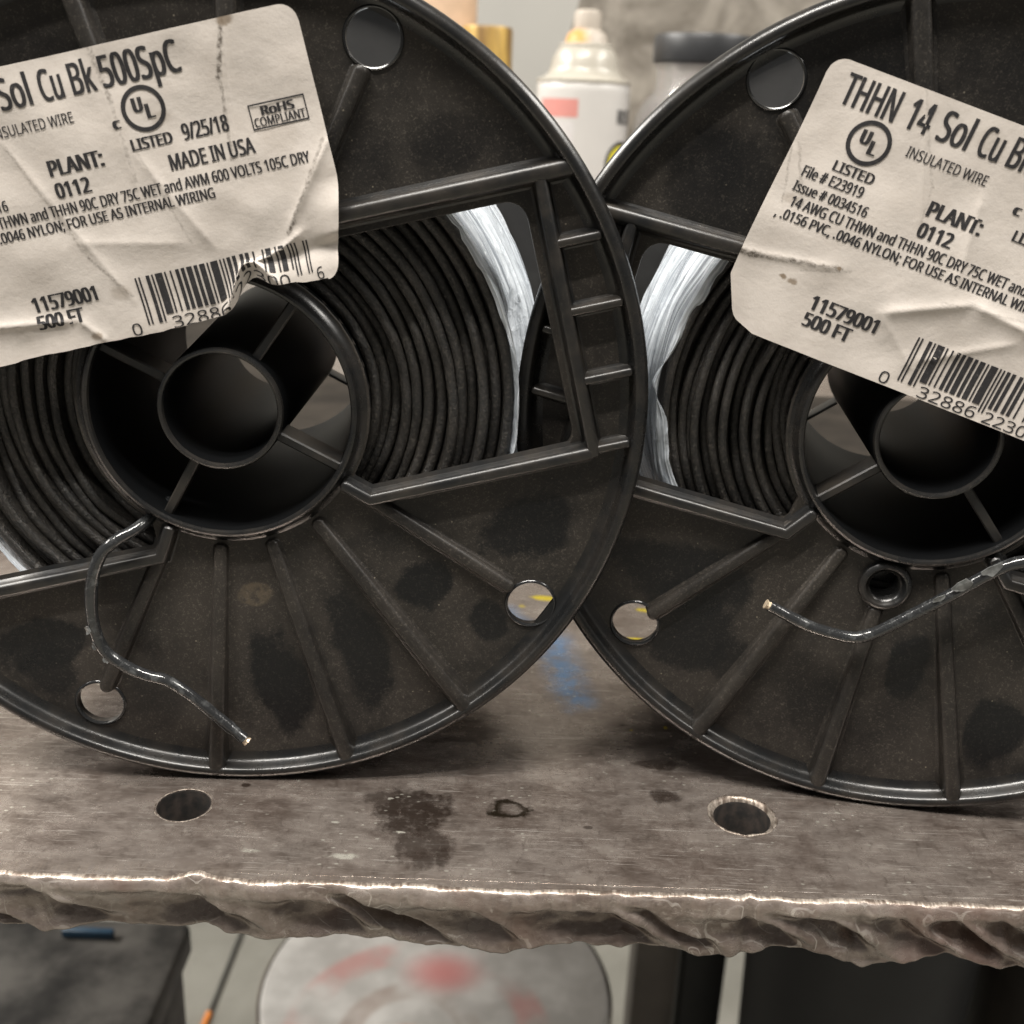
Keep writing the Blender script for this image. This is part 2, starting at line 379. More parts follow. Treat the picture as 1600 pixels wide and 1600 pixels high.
def steel_mat(name, edge=False):
    """worn steel bench top: brown patina, brushed scratches, oil and burn marks, paint overspray"""
    b = NB(name); v = b.obj()
    big = b.noise(v, 22, 6, .68, .1); mid = b.noise(b.mapping(v, scale=(.55, 1, 1), rot=(0, 0, radians(8))), 170, 6, .72, .15)
    col = b.mix(b.ramp(big, .3, .7), (0.190, 0.148, 0.126), (0.330, 0.286, 0.256))
    col = b.mix(b.mul(b.ramp(mid, .42, .75), .6), col, (0.44, 0.39, 0.35))
    fk = b.noise(b.mapping(v, scale=(.4, 1, 1), rot=(0, 0, radians(6))), 900, 5, .75, .4)
    fk2 = b.noise(b.mapping(v, scale=(1, .45, 1), rot=(0, 0, radians(28))), 620, 5, .75, .6)
    col = b.mix(b.mul(b.ramp(fk, .52, .68), .45), col, (0.52, 0.47, 0.425))
    col = b.mix(b.mul(b.ramp(fk2, .48, .32), .38), col, (0.075, 0.055, 0.044))
    col = b.mix(b.mul(b.ramp(mid, .52, .30), .55), col, (0.095, 0.070, 0.056))
    scr = b.noise(b.mapping(v, scale=(45, 900, 45), rot=(0, 0, radians(9))), 1.0, 4, .7)
    scr2 = b.noise(b.mapping(v, scale=(60, 1300, 45), rot=(0, 0, radians(-24))), 1.0, 3, .7)
    sc = b.add(b.ramp(scr, .58, .68), b.mul(b.ramp(scr2, .60, .70), .8))
    sc = b.mul(sc, b.ramp(b.noise(v, 40, 4), .40, .60))
    col = b.mix(b.mul(sc, .28), col, (0.50, 0.45, 0.40))
    fine = None      # crisp hairline scratches in several directions
    for k, (ang, lo, sx) in enumerate(((4, .635, 38), (-31, .65, 60), (57, .66, 75), (15, .645, 50))):
        q = b.noise(b.mapping(v, scale=(sx, 2300, sx), rot=(0, 0, radians(ang)), loc=(k * 3.1, k * 1.7, 0)), 1.0, 2, .6)
        q = b.mul(b.ramp(q, lo, lo + .035), b.ramp(b.noise(b.mapping(v, loc=(k, k, 0)), 75, 3), .44, .58))
        fine = q if fine is None else b.math('MAXIMUM', fine, q)
    col = b.mix(b.mul(fine, .6), col, (0.66, 0.61, 0.56))
    rough = b.mixf(b.ramp(mid, .3, .7), 0.17, 0.31)
    if not edge:
        w = b.math('MULTIPLY', b.math('SUBTRACT', b.noise(v, 260, 5, .65), .5), 1.6)
        def st(x, y, rx, ry, s, soft=.35): return b.mul(b.blob(v, (x * MM, y * MM, 0), (rx * MM, ry * MM, 0), soft, w), s)
        dk = None
        for q in [(-17.5, 189, 8.5, 8, .9), (-15, 178, 6.5, 7, .75), (-24, 193, 4, 3, .7), (-10.5, 174.5, 1.6, 3.5, .8), (34.9, 210, 5.2, 2.4, .8), (34.9, 198, 3.4, 2.6, .75), (-53, 195.5, 1.2, .8, .9), (18, 186, 1, .6, .7), (-70, 199, 14, 6, .25), (90, 200, 10, 4, .3)]:
            m = st(*q); dk = m if dk is None else b.math('MAXIMUM', dk, m)
        dk = b.mul(dk, b.ramp(b.noise(v, 480, 5, .75), .28, .52, .45, 1.0))
        col = b.mix(dk, col, (0.034, 0.022, 0.016))
        ring = b.math('SUBTRACT', st(1.8, 190.9, 4.4, 3.4, 1, .25), st(2.2, 191.0, 2.8, 2.0, .8, .4), True)
        col = b.mix(ring, col, (0.03, 0.022, 0.014))
        rough = b.mixf(dk, rough, .30)
        wv = b.vmath('ADD', v, b.vmath('MULTIPLY', b.vmath('SUBTRACT', b.noise(v, 110, 5, .7, col=True), (.5, .5, .5)), (.006, .012, 0)))
        blue = b.math('MAXIMUM', b.mul(b.mul(b.seg(wv, (.0120, .272, 0), (.0172, .238, 0), .0078, .97), b.ramp(b.noise(v, 150, 4, .7), .30, .58)), .95), b.mul(b.seg(wv, (-.002, .286, 0), (.006, .270, 0), .008, .9), .7))
        col = b.mix(b.mul(blue, .8), col, (0.12, 0.27, 0.52))
        ye = st(11, 296.5, 4.5, 1.8, 1, .3)
        for q in [(35.5, 272, 3.2, .7, 1, .3), (39.5, 291, 2.2, 1.4, .9, .3), (-4, 300, 2, 1, .7, .4), (38.2, 225.8, .5, .8, 1, .3), (4, 290, 1, 1, .6, .4), (30, 224, .35, .4, .9, .3)]:
            ye = b.math('MAXIMUM', ye, st(*q))
        col = b.mix(ye, col, (0.78, 0.62, 0.03))
        wh = st(-29.5, 173.8, 3.4, 1.0, .9, .5)
        for q in [(-47, 174.2, 2.2, .6, .6, .4), (-19.5, 181.8, 1.2, .35, .9, .3), (-32.5, 184.2, .9, .35, .9, .3), (-22.5, 193, .7, .3, .9, .3)]: wh = b.math('MAXIMUM', wh, st(*q))
        flick = b.mul(b.ramp(b.voro(b.mapping(v, scale=(.6, 1.2, 1), rot=(0, 0, radians(20))), 560), .10, .17, 1, 0), b.ramp(b.noise(v, 55, 3), .47, .60))
        wh = b.mul(wh, b.ramp(fk, .40, .52))
        wh = b.math('MAXIMUM', wh, b.mul(flick, .75))
        col = b.mix(wh, col, (0.68, 0.66, 0.58))
        # a run of bare metal ground along the front edge
        sepn = b.n.new('ShaderNodeSeparateXYZ'); b.l.new(v, sepn.inputs[0])
        hair = b.noise(b.mapping(v, scale=(2600, 160, 1)), 1.0, 4, .75)
        gr = b.mul(b.ramp(sepn.outputs[1], .1725, .1665), b.ramp(hair, .42, .62))
        col = b.mix(b.mul(gr, .32), col, (0.46, 0.38, 0.31))
    else:
        hair = b.noise(b.mapping(v, scale=(1900, 60, 140)), 1.0, 4, .7)
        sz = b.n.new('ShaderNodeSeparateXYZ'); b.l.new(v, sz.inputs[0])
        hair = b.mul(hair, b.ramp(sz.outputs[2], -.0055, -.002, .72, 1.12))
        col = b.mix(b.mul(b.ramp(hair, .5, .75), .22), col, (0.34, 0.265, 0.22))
        low_dark = b.mul(b.ramp(b.math('ADD', sz.outputs[2], b.math('MULTIPLY', b.math('SUBTRACT', b.noise(v, 90, 4, .7), .5), .008)), -.0035, -.0065), .30)  # colour turns darker towards the bottom of the cut face
        col = b.mix(low_dark, col, (0.082, 0.056, 0.046))
        red = b.ramp(b.noise(v, 45, 3), .5, .7)
        col = b.mix(b.mul(red, .5), col, (0.15, 0.078, 0.060))
    b.bump(b.math('ADD', b.mul(mid, .5), b.math('ADD', b.mul(sc, -.25 if not edge else 0), b.mul(b.noise(v, 600, 4, .7), .35))), .10 if not edge else .55, .0005)
    return b.set(base=col, rough=rough, metal=.74 if not edge else .45)
M_steel = steel_mat("worn_steel_plate")
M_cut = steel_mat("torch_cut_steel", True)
def burr_mat():
    b = NB("bright_ground_steel"); v = b.obj()
    n = b.math('ADD', b.mul(b.noise(b.mapping(v, scale=(1400, 300, 300)), 1.0, 4, .7), .5), b.mul(b.noise(v, 130, 5, .7), .5))
    return b.set(base=b.mix(b.ramp(n, .42, .62), (.12, .092, .074), (.50, .44, .38)), rough=.46, metal=.75)
M_burr = burr_mat()

# ------------------------------------------------------------------ setting: floor and back wall
def concrete():
    b = NB("pale_concrete"); v = b.obj()
    n = b.noise(v, 5, 6, .6, .4); f = b.noise(v, 60, 4, .6)
    col = b.mix(b.ramp(n, .3, .7), (.18, .175, .15), (.30, .29, .255))
    col = b.mix(b.mul(b.ramp(f, .55, .75), .4), col, (.2, .19, .17))
    return b.set(base=col, rough=.6)
structure(link("floor", mesh("floor", [(-4000, -2500, -800), (4000, -2500, -800), (4000, 4000, -800), (-4000, 4000, -800)], [(0, 1, 2, 3)]), concrete()))
structure(link("wall", box("wall", -2500, 2500, 1560, 1640, -800, 2600), plain("grey_painted_wall", (.43, .42, .39), .6, 0, .05, 3)))

# ------------------------------------------------------------------ steel table
table = empty("welding_table", (0, 0, 0), 0, "heavy rusty-brown steel table with holes and a torch-cut ragged front edge", "table")
ne = N1(3); nf = N1(8); ng = N1(15); nh = N1(23)
def edge_y(x):
    b = 166.4 + .012 * x - .00005 * x * x * (1 if x < 0 else -1) * .5
    c = ne(x * .14) * .8 + ne(x * .6 + 40) * .3 + ne(x * 2.4 + 9) * .10
    c += 1.7 * math.exp(-((x + 55) / 2.6) ** 2) + .7 * math.exp(-((x - 22) / 2.0) ** 2) + .6 * math.exp(-((x - 47) / 1.2) ** 2)
    return b + c
X0, X1 = -420.0, 420.0
NX = 1700
xs = [X0 + (X1 - X0) * i / NX for i in range(NX + 1)]
front = [(x, edge_y(x)) for x in xs]
HL = (-63.7, 187.7); HR = (50.1, 192.4)
outer = front + [(X1, 1180), (X0, 1180)]
spots = [circ(HL[0], HL[1], 5.35, 72), circ(HR[0], HR[1], 7.0, 72)]
for ix in range(-3, 5):
    for iy in range(1, 8):
        spots.append(circ(HL[0] + 114 * ix, HL[1] + 114 * iy, 5.35, 40))
for ix in (-3, -2, -1, 2, 3):
    if abs(HL[0] + 114 * ix) < 400: spots.append(circ(HL[0] + 114 * ix, HL[1] + 4 * (ix > 0), 5.35, 40))
spots = [s for s in spots if all(-410 < p[0] < 410 for p in s)]
me = sheet("plate", [outer] + spots, 0, 12.2, 0.0)
for v in me.vertices:
    x, y, z = v.co; v.co = (x, z, -y)
    if -y < -.006 and z < .1715: v.co.y += .016
    elif z < .1715: v.co.z = -.00005
bm = bmesh.new(); bm.from_mesh(me); bmesh.ops.recalc_face_normals(bm, faces=bm.faces); bm.to_mesh(me); bm.free()
link("plate", me, M_steel, table, smooth=False)
# ragged flame-cut face: diagonal drag gouges, undercut towards the bottom
rnd = random.Random(5)
cuts = []; q = -460.0
while q < 460:
    wd = rnd.choice((7, 11, 15, 19, 25)) * rnd.uniform(.8, 1.2); cuts.append((q, wd, rnd.uniform(2.4, 5.4) * min(1, wd / 10), rnd.uniform(1.4, 3.8))); q += wd
def gouge(x, d):
    s = x - 1.5 * d + ng(x * .09, d * .12) * 7
    for (a, wd, amp, st) in cuts:
        if a <= s < a + wd:
            t = (s - a) / wd
            pr = .8 * (t / .72) + .2 * S(t / .72) if t < .72 else 1 - S((t - .72) / .28)
            return amp * pr * S((d - st) / 3.0) * (1 - .7 * S((d - 8.5) / 4.5))
    return 0.0
NZ = 46
vs, fs = [], []
for x in xs:
    e = edge_y(x); zb = 14.3 + nf(x * .07) * 4.2 + nf(x * .3 + 7) * .8 - 2.2 * S((-60 - x) / 30)
    hol = 2.6 * math.exp(-((x + 67) / 12) ** 2) + 1.6 * math.exp(-((x + 20) / 16) ** 2)
    for k in range(NZ):
        if k < 5:
            a = (k / 4) * pi / 2 * .8
            r = 1.15 + nh(x * .5) * .7
            vs.append((x, e + .02 - r * sin(a) + (.25 if k == 0 else 0), .03 - r * (1 - cos(a)))); last = (e - r * sin(a), -r * (1 - cos(a)))
        else:
            t = (k - 4) / (NZ - 5); d = -last[1] + t * (zb + last[1])
            g = gouge(x, d) + hol * S((d - 3) / 5)
            und = 1.1 * S((d - 5) / 7) + (2.5 * S((t - .94) / .06))
            rough_ = nh(x * 1.1, d * 1.3) * .10 + nh(x * .3 + 50, d * .35) * .7 * S(d / 5)
            vs.append((x, last[0] - .25 * S(d / 2.5) + g + und + rough_, -d))
m = NZ
for i in range(len(xs) - 1):
    for k in range(m - 1): fs.append((i * m + k, i * m + k + 1, (i + 1) * m + k + 1, (i + 1) * m + k))
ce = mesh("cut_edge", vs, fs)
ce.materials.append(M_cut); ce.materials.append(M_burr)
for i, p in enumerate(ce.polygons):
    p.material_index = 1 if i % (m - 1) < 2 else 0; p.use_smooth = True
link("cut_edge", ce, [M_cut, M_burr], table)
M_hole = plain("dark_hole_wall", (.013, .009, .007), .8, 0, .9, 420)  # near-black mottled brown for the inside of the holes
hw = lathe("hole_wall", [(5.75, .01), (5.6, .06), (5.42, -.02), (5.28, -.45), (5.24, -12.1)], 72, 'Z', wob=lambda a, j, r, h: (r + (ne(a * 6 + j) * .22 if j < 3 else 0), h))
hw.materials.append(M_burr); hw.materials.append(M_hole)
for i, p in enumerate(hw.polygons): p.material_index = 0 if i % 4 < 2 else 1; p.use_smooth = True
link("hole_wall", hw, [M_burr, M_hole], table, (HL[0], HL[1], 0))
# bright drilled chamfer of one hole, with a raised burr
hp = [(6.95, -.4), (7.1, .02), (6.9, .12), (6.55, .05), (6.2, -.3), (5.85, -.8), (5.6, -1.2), (5.55, -12)]
nb = N1(31)
cr = lathe("hole_chamfer", hp, 96, 'Z', wob=lambda a, j, r, h: (r + (nb(a * 4 + j * .2) * .5 if j in (1, 2, 3, 4) else 0), h + (nb(a * 5 + 20) * .25 if j == 2 else 0)))
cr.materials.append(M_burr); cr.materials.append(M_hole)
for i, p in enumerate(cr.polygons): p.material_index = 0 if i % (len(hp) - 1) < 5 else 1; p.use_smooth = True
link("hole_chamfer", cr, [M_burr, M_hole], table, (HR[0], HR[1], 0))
M_legs = plain("dark_steel_leg", (.03, .028, .027), .5, .3, .3, 30)
for lx, ly in ((-390, 260), (390, 260), (-390, 1120), (390, 1120)):
    link("leg", box("leg", lx - 25, lx + 25, ly - 25, ly + 25, -800, -12.3), M_legs, table, smooth=False)

# ------------------------------------------------------------------ wire spools: shared meshes
R = 80.0; WID = 66.0
def rot180(p): return [(-x, -y) for x, y in p]
def arc_pts(r, a0, a1, n=10): return [(r * cos(radians(a0 + (a1 - a0) * i / n)), r * sin(radians(a0 + (a1 - a0) * i / n))) for i in range(n + 1)]
def window(top, bot, outer, inner, s):
    a0 = math.degrees(math.asin(bot / inner)) ; a1 = math.degrees(math.asin(top / inner)) if top < inner else 70
    a0 = max(a0, -52); a1 = min(a1, 60)
    arc = arc_pts(inner, a1, a0, 12)
    P = [(inner * cos(radians(a0)) + 3.5, bot), (outer, bot), (outer - .8, top), (inner * cos(radians(a1)) + 4.0, top)] + arc[1:-1]
    r = [2.2, 4, 4.5, 2.2] + [0] * (len(arc) - 2)
    P = rounded(P, r)
    return [(s * x, y) for x, y in P]
WR = window(25.6, -21.4, 63.6, 27.6, 1)
WL = window(20.6, -24.6, 63.4, 27.6, -1)
HOLES = [(48.7, -52.2), (-42.6, -55.4), (43.0, 56.4), (-48.8, 52.4)]
BOSS = (1.8, -31.2)
web_loops = [circ(0, 0, 77.6, 180), circ(0, 0, 24.9, 96), WR, WL] + [circ(x, y, 4.75, 48) for x, y in HOLES]
web_boss_me = sheet("front_flange", web_loops + [circ(*BOSS, 3.6, 40)], 3.4, 5.6, .22)
web_me = sheet("front_flange", [circ(0, 0, 77.6, 180), circ(0, 0, 24.9, 96), WR, WL] + [circ(x, y, 4.75, 48) for x, y in HOLES], 3.4, 5.6, .22)
rim_prof = [(77.3, 7.2), (79.2, 7.6), (80, 7.0), (80.0, 2.0), (79.9, 1.4), (79.6, .8), (79.15, .36), (78.6, .09), (78.05, .03), (77.6, .22), (77.34, .6), (77.16, 1.2), (77.0, 2.0), (76.75, 2.6), (76.3, 3.02), (75.6, 3.3), (74.7, 3.43), (74.9, 5.0), (77.3, 5.2)]
rim_me = lathe("rim", rim_prof, 220, 'Y', True)
ribs = []
for k in range(5):
    a = radians(-46.2 - 20.35 * k)
    end = 65.2 if k in (0, 4) else 78.35
    for s in (1, -1):
        p0 = (28.6 * cos(a) * s, 28.6 * sin(a) * s); p1 = (end * cos(a) * s, end * sin(a) * s)
        if k in (0, 4): ribs.append(bar("rib", [p0, p1], 2.7, 3.0, 2.2, 1.4, 3.5))
        else: ribs.append(bar("rib", [p0, p1], 2.7, 3.5, 2.2, .1, 3.5))
_a = radians(-86.9)
rib_short = bar("rib", [(37 * cos(_a), 37 * sin(_a)), (78.35 * cos(_a), 78.35 * sin(_a))], 2.7, 3.5, 2.0, .1, 3.5)
def rx(v): return math.sqrt(77.9 ** 2 - v * v)
def mir(p): return [(-x, -y) for x, y in p]
bars = [bar("ridge", [(26.3, 11.5), (29.6, 29.4), (rx(29.4), 29.4)][1:], 3.2, 3.2, .35, .35, 3.6),
        bar("ridge", [(18.7, -19.5), (22.8, -23.3), (66.0, -22.8)], 2.4, 2.8, .8, .5, 3.6),
        bar("ridge", [(-rx(23.4), 23.4), (-20.5, 23.6), (-16.8, 20.0)], 3.2, 2.4, .35, .8, 3.6),
        bar("ridge", [(-rx(26.6), -26.8), (-20.0, -26.4), (-16.6, -21.0)], 2.9, 2.4, .5, .8, 3.6),
        bar("ridge", [(66.2, 29.8), (66.7, -23.0)], 2.4, 2.4, .5, .5, 3.6),
        bar("ridge", [(-66.0, 23.6), (-66.0, -26.9)], 2.4, 2.4, .5, .5, 3.6)]
rungs = []
for v in (16.9, 4.4, -8.7, -22.3): rungs.append(bar("rung", [(67.2, v), (rx(v) - 1.3, v)], 1.7, 1.7, .75, .75, 3.6))
for v in (12.5, -0.6, -12.8): rungs.append(bar("rung", [(-67.2, v), (-rx(v) + 1.3, v)], 1.7, 1.7, .75, .75, 3.6))
lip_prof = [(4.62, 3.9), (4.6, 3.45), (4.68, 3.15), (4.86, 3.03), (5.08, 3.1), (5.25, 3.32), (5.3, 3.5)]
lip_me = lathe("hole_lip", lip_prof, 56, 'Y')
hub_prof = [(22.4, 66.2), (23.0, 58.0), (24.15, 1.4), (24.4, .85), (24.85, .7), (25.3, .95), (25.6, 1.8), (26.2, 3.0), (27.2, 3.45), (27.6, 3.6), (27.55, 5.6), (26.2, 6.0), (26.2, 66.2)]
hub_me = lathe("hub", hub_prof, 128, 'Y', True)
def two_tone(me, m, a, b, mats):
    for q in mats: me.materials.append(q)
    for i, p in enumerate(me.polygons): p.material_index = 1 if a <= i % m < b else 0; p.use_smooth = True
    me.set_sharp_from_angle(angle=radians(40))
two_tone(hub_me, len(hub_prof), 2, 9, (M_hub, M_rim))
bore_prof = [(10.9, 66.0), (10.5, 1.3), (10.75, .75), (11.1, .6), (11.45, .75), (11.7, 1.3), (14.0, 66.0)]
bore_me = lathe("bore_tube", bore_prof, 96, 'Y', True)
two_tone(bore_me, len(bore_prof), 1, 5, (M_hub, M_rim))
spokes = []
for a in (41.5, 139.5, 228, -41):
    a = radians(a); d = Vector((cos(a), sin(a))); n = Vector((-d.y, d.x))
    for (y0, y1) in ((2.6, 9.5), (60, 65)):
        vs = []
        for rr in ((11.4, 24.6) if y0 < 30 else (14.0, 23.0)):
            for w_, yy in ((-.8, y1), (-.9, y0 + .3), (-.6, y0), (.6, y0), (.9, y0 + .3), (.8, y1)):
                p = d * rr + n * w_ * (1 if y0 < 30 else .45); vs.append((p.x, yy, p.y))
        spokes.append(mesh("spoke", vs, [(i, (i + 1) % 6, 6 + (i + 1) % 6, 6 + i) for i in range(6)]))
rear_prof = [(26.3, 60.2), (77.2, 60.2), (77.4, 58.8), (79.4, 58.4), (80, 59.2), (80, 65.5), (79.2, 66.4), (77.6, 66.2), (77.2, 63.2), (26.3, 63.2)]
rear_me = lathe("rear_flange", rear_prof, 180, 'Y', True)
def coil_mesh(seed, ro):
    """the visible end turns of every layer of the winding, then the packed body behind"""
    nz = N1(seed); rr = random.Random(seed)
    prof = [(26.4, 12.0)]; lay = []
    nl = 13; stp = (ro - 26.6) / nl
    offs = [rr.uniform(-1.5, 1.7) for _ in range(nl)]
    for i in range(nl):
        rc = 26.6 + stp * (i + .5); yc = 8.6 + offs[i]; w = stp * .47
        for a in (-165, -125, -95, -70, -45, -15, 15):
            prof.append((rc + w * sin(radians(a + 75)), yc - w * .85 * cos(radians(a + 75)) + w)); lay.append(i)
        prof.append((rc + stp * .5, yc + 2.6)); lay.append(i)
    prof += [(ro + .3, 12.0), (ro + .5, 58.0)]
    def wob(a, j, r, h):
        if 0 < j <= len(lay):
            i = lay[j - 1]; a = (a + pi / 2) % (2 * pi)
            h += nz(a * 1.6 + i * 9.3, i * .7) * 2.8 + nz(a * 5 + i * 3.1, i) * .8
            r += nz(a * 1.5 + i * .35, i * .55 + 20) * 1.5 + stp * .5 * sin(a * .5 + i) * .25 + nz(a * 11 + i * 5, 3) * .12
        return r, h
    return lathe("wire_coil", prof, 300, 'Y', False, wob)
def film_mesh(seed, ro, hem, bulge, dent=None):
    nz = N1(seed); NT, NY = 420, 60
    vs, fs = [], []
    for i in range(NT):
        a0 = 2 * pi * i / NT - pi / 2; a = a0 % (2 * pi) if False else a0
        ri = hem(a) + nz(a * 9 / 1, 5) * .9 + nz(a * 31, 8) * .5
        for k in range(NY):
            if k < 10:
                t = k / 9; r = ri + (ro - ri) * t; y = 6.6 + nz(a * 14, k * .4) * .5 - .35 * sin(t * pi) + (1.2 * (1 - S(t * 3)) * nz(a * 20, 2) ) + .8 * S((t - .8) / .2)
            else:
                t = (k - 10) / (NY - 11); y = 7.6 + t * 51
                r = ro + bulge * S((y - 8) / 34) + nz(a * 5, y * .16) * 1.0 + nz(a * 3.2 + y * .05, y * .8) * .9 + nz(a * 14, y * .5) * .3
                if dent: r = min(r, dent(a, y) + nz(a * 40, y * .6) * .3)
            vs.append((r * cos(a), y, r * sin(a)))
    for i in range(NT):
        i2 = (i + 1) % NT
        for k in range(NY - 1): fs.append((i * NY + k, i * NY + k + 1, i2 * NY + k + 1, i2 * NY + k))
    me = mesh("plastic_wrap", vs, fs)
    uv = me.uv_layers.new(name="UVMap")
    for lp in me.loops:
        i, k = divmod(lp.vertex_index, NY); uv.data[lp.index].uv = (i * 2 * pi / NT * 60, vs[lp.vertex_index][1] if k >= 10 else 7.6 - (9 - k) * .6)
    return me

# ------------------------------------------------------------------ label: paper sheet with printing, in label millimetres (s right, t down)
LW, LH = 74.0, 48.3
def ttop(s): return 3 - math.sqrt(max(0, 9 - (3 - s) ** 2)) if s < 3 else (3 - math.sqrt(max(0, 9 - (s - LW + 3) ** 2)) if s > LW - 3 else 0.0)
try:      # the sans face that ships inside Blender itself; the built-in face if it is missing
    import os
    FONT = bpy.data.fonts.load(os.path.join(bpy.utils.system_resource('DATAFILES', path="fonts"), "NotoSansHebrew-Regular.woff2"))
except Exception:
    FONT = None
def text_mesh(txt, x0, x1, base, cap, bold=0.0):
    cu = bpy.data.curves.new("print", 'FONT'); cu.body = txt
    if FONT: cu.font = FONT
    cu.size = 1; cu.resolution_u = 4
    o = bpy.data.objects.new("print", cu); COL.objects.link(o)
    dg = bpy.context.evaluated_depsgraph_get(); dg.update()
    me = bpy.data.meshes.new_from_object(o.evaluated_get(dg))
    vs = [tuple(v.co) for v in me.vertices]; fs = [tuple(p.vertices) for p in me.polygons]
    bpy.data.objects.remove(o); bpy.data.curves.remove(cu); bpy.data.meshes.remove(me)
    if bold:      # heavier stroke: the outline printed three times, a hair apart
        n = len(vs); vs = [(x + d, y, 0) for d in (0, -bold * 2.6, bold * 2.6) for x, y, z in vs]; fs = [tuple(i + n * q for i in f) for q in range(3) for f in fs]
    mn = min(v[0] for v in vs); mx = max(v[0] for v in vs)
    k = (x1 - x0) / (mx - mn)
    return [(x0 + (v[0] - mn) * k, base - v[1] * cap / CAP) for v in vs], fs
def cap_height():
    global CAP
    CAP = 1.0
    vs, _ = text_mesh("H", 0, 1, 0, 1); CAP = max(-v[1] for v in vs)
cap_height()
def annulus(cx, cy, ro, ri, n=40):
    vs = [(cx + r * cos(2 * pi * i / n), cy + r * sin(2 * pi * i / n)) for i in range(n) for r in (ro, ri)]
    return vs, [(2 * i, 2 * i + 1, (2 * i + 3) % (2 * n), (2 * i + 2) % (2 * n)) for i in range(n)]
def rect(x0, y0, x1, y1, n=8):
    vs, fs = [], []
    for i in range(n + 1):
        y = y0 + (y1 - y0) * i / n; vs += [(x0, y), (x1, y)]
        if i: fs.append((2 * i - 2, 2 * i - 1, 2 * i + 1, 2 * i))
    return vs, fs
PR = []
def T(*a): PR.append(text_mesh(*a))
T("THHN", 3.9, 13.7, 6.75, 5.1, .012); T("14", 15.6, 19.8, 6.75, 5.0, .012); T("Sol", 21.3, 26.9, 6.75, 5.0, .012); T("Cu", 28.5, 32.5, 6.75, 5.0, .012)
T("Bk", 33.9, 38.2, 6.75, 5.0, .012); T("500SpC", 39.2, 53.0, 6.65, 5.0, .014)
for cx in (11.67, 44.63):
    PR.append(annulus(cx, 11.05, 3.75, 3.02))
    T("U", cx - 1.75, cx + .05, 11.45, 2.3, .03); T("L", cx + .25, cx + 1.75, 12.75, 2.3, .03)
T("c", 38.75, 40.2, 13.35, 1.75 / .74 * .74, .03)
T("LISTED", 8.0, 15.3, 17.1, 1.75, .014); T("LISTED", 40.8, 48.0, 17.35, 1.85, .018)
T("File # E23919", 3.7, 14.6, 19.75, 1.85, .012); T("Issue # 0034516", 3.4, 16.7, 22.45, 1.75, .012)
T("14 AWG CU THWN and THHN 90C DRY 75C WET and AWM 600 VOLTS 105C DRY", 4.2, 70.2, 25.1, 1.85, .012)
T(", .0156 PVC, .0046 NYLON; FOR USE AS INTERNAL WIRING", 2.6, 52.5, 27.55, 1.75, .012)
T("INSULATED WIRE", 18.1, 32.6, 10.85, 1.75, .004)
T("PLANT:", 25.6, 35.5, 18.55, 2.6, .02); T("0112", 25.6, 31.95, 22.25, 2.5, .02)
T("9/25/18", 49.8, 58.0, 17.35, 2.6, .016)
T("RoHS", 63.9, 69.8, 16.15, 1.45, .02); T("COMPLIANT", 62.35, 71.3, 17.85, 1.4, .01)
for a in ((61.9, 14.15, 71.75, 14.4), (61.9, 18.05, 71.75, 18.3), (61.9, 14.4, 62.12, 18.05), (71.53, 14.4, 71.75, 18.05)): PR.append(rect(*a, n=4))
T("MADE IN USA", 46.3, 61.4, 21.75, 2.6, .014)
T("11579001", 14.7, 26.8, 40.35, 2.6, .02); T("500 FT", 14.6, 23.3, 43.5, 2.5, .02)
LC = ["0001101", "0011001", "0010011", "0111101", "0100011", "0110001", "0101111", "0111011", "0110111", "0001011"]
bits = "101" + "".join(LC[int(c)] for c in "032886") + "01010" + "".join(LC[int(c)].translate(str.maketrans("01", "10")) for c in "223006") + "101"
mw = (66.4 - 34.2) / 95; i = 0
while i < 95:
    if bits[i] == '1':
        j = i
        while j < 95 and bits[j] == '1': j += 1
        guard = i < 10 or i > 84 or 45 <= i < 50
        PR.append(rect(34.2 + i * mw, 38.0, 34.2 + j * mw - .02, 46.5 if guard else 45.3, 10)); i = j
    else: i += 1
T("0", 31.0, 32.8, 47.95, 2.15, .0); T("32886", 38.6, 49.6, 48.0, 2.1, .0); T("22300", 51.2, 61.4, 48.0, 2.1, .0); T("6", 67.2, 68.8, 47.95, 2.15, .0)

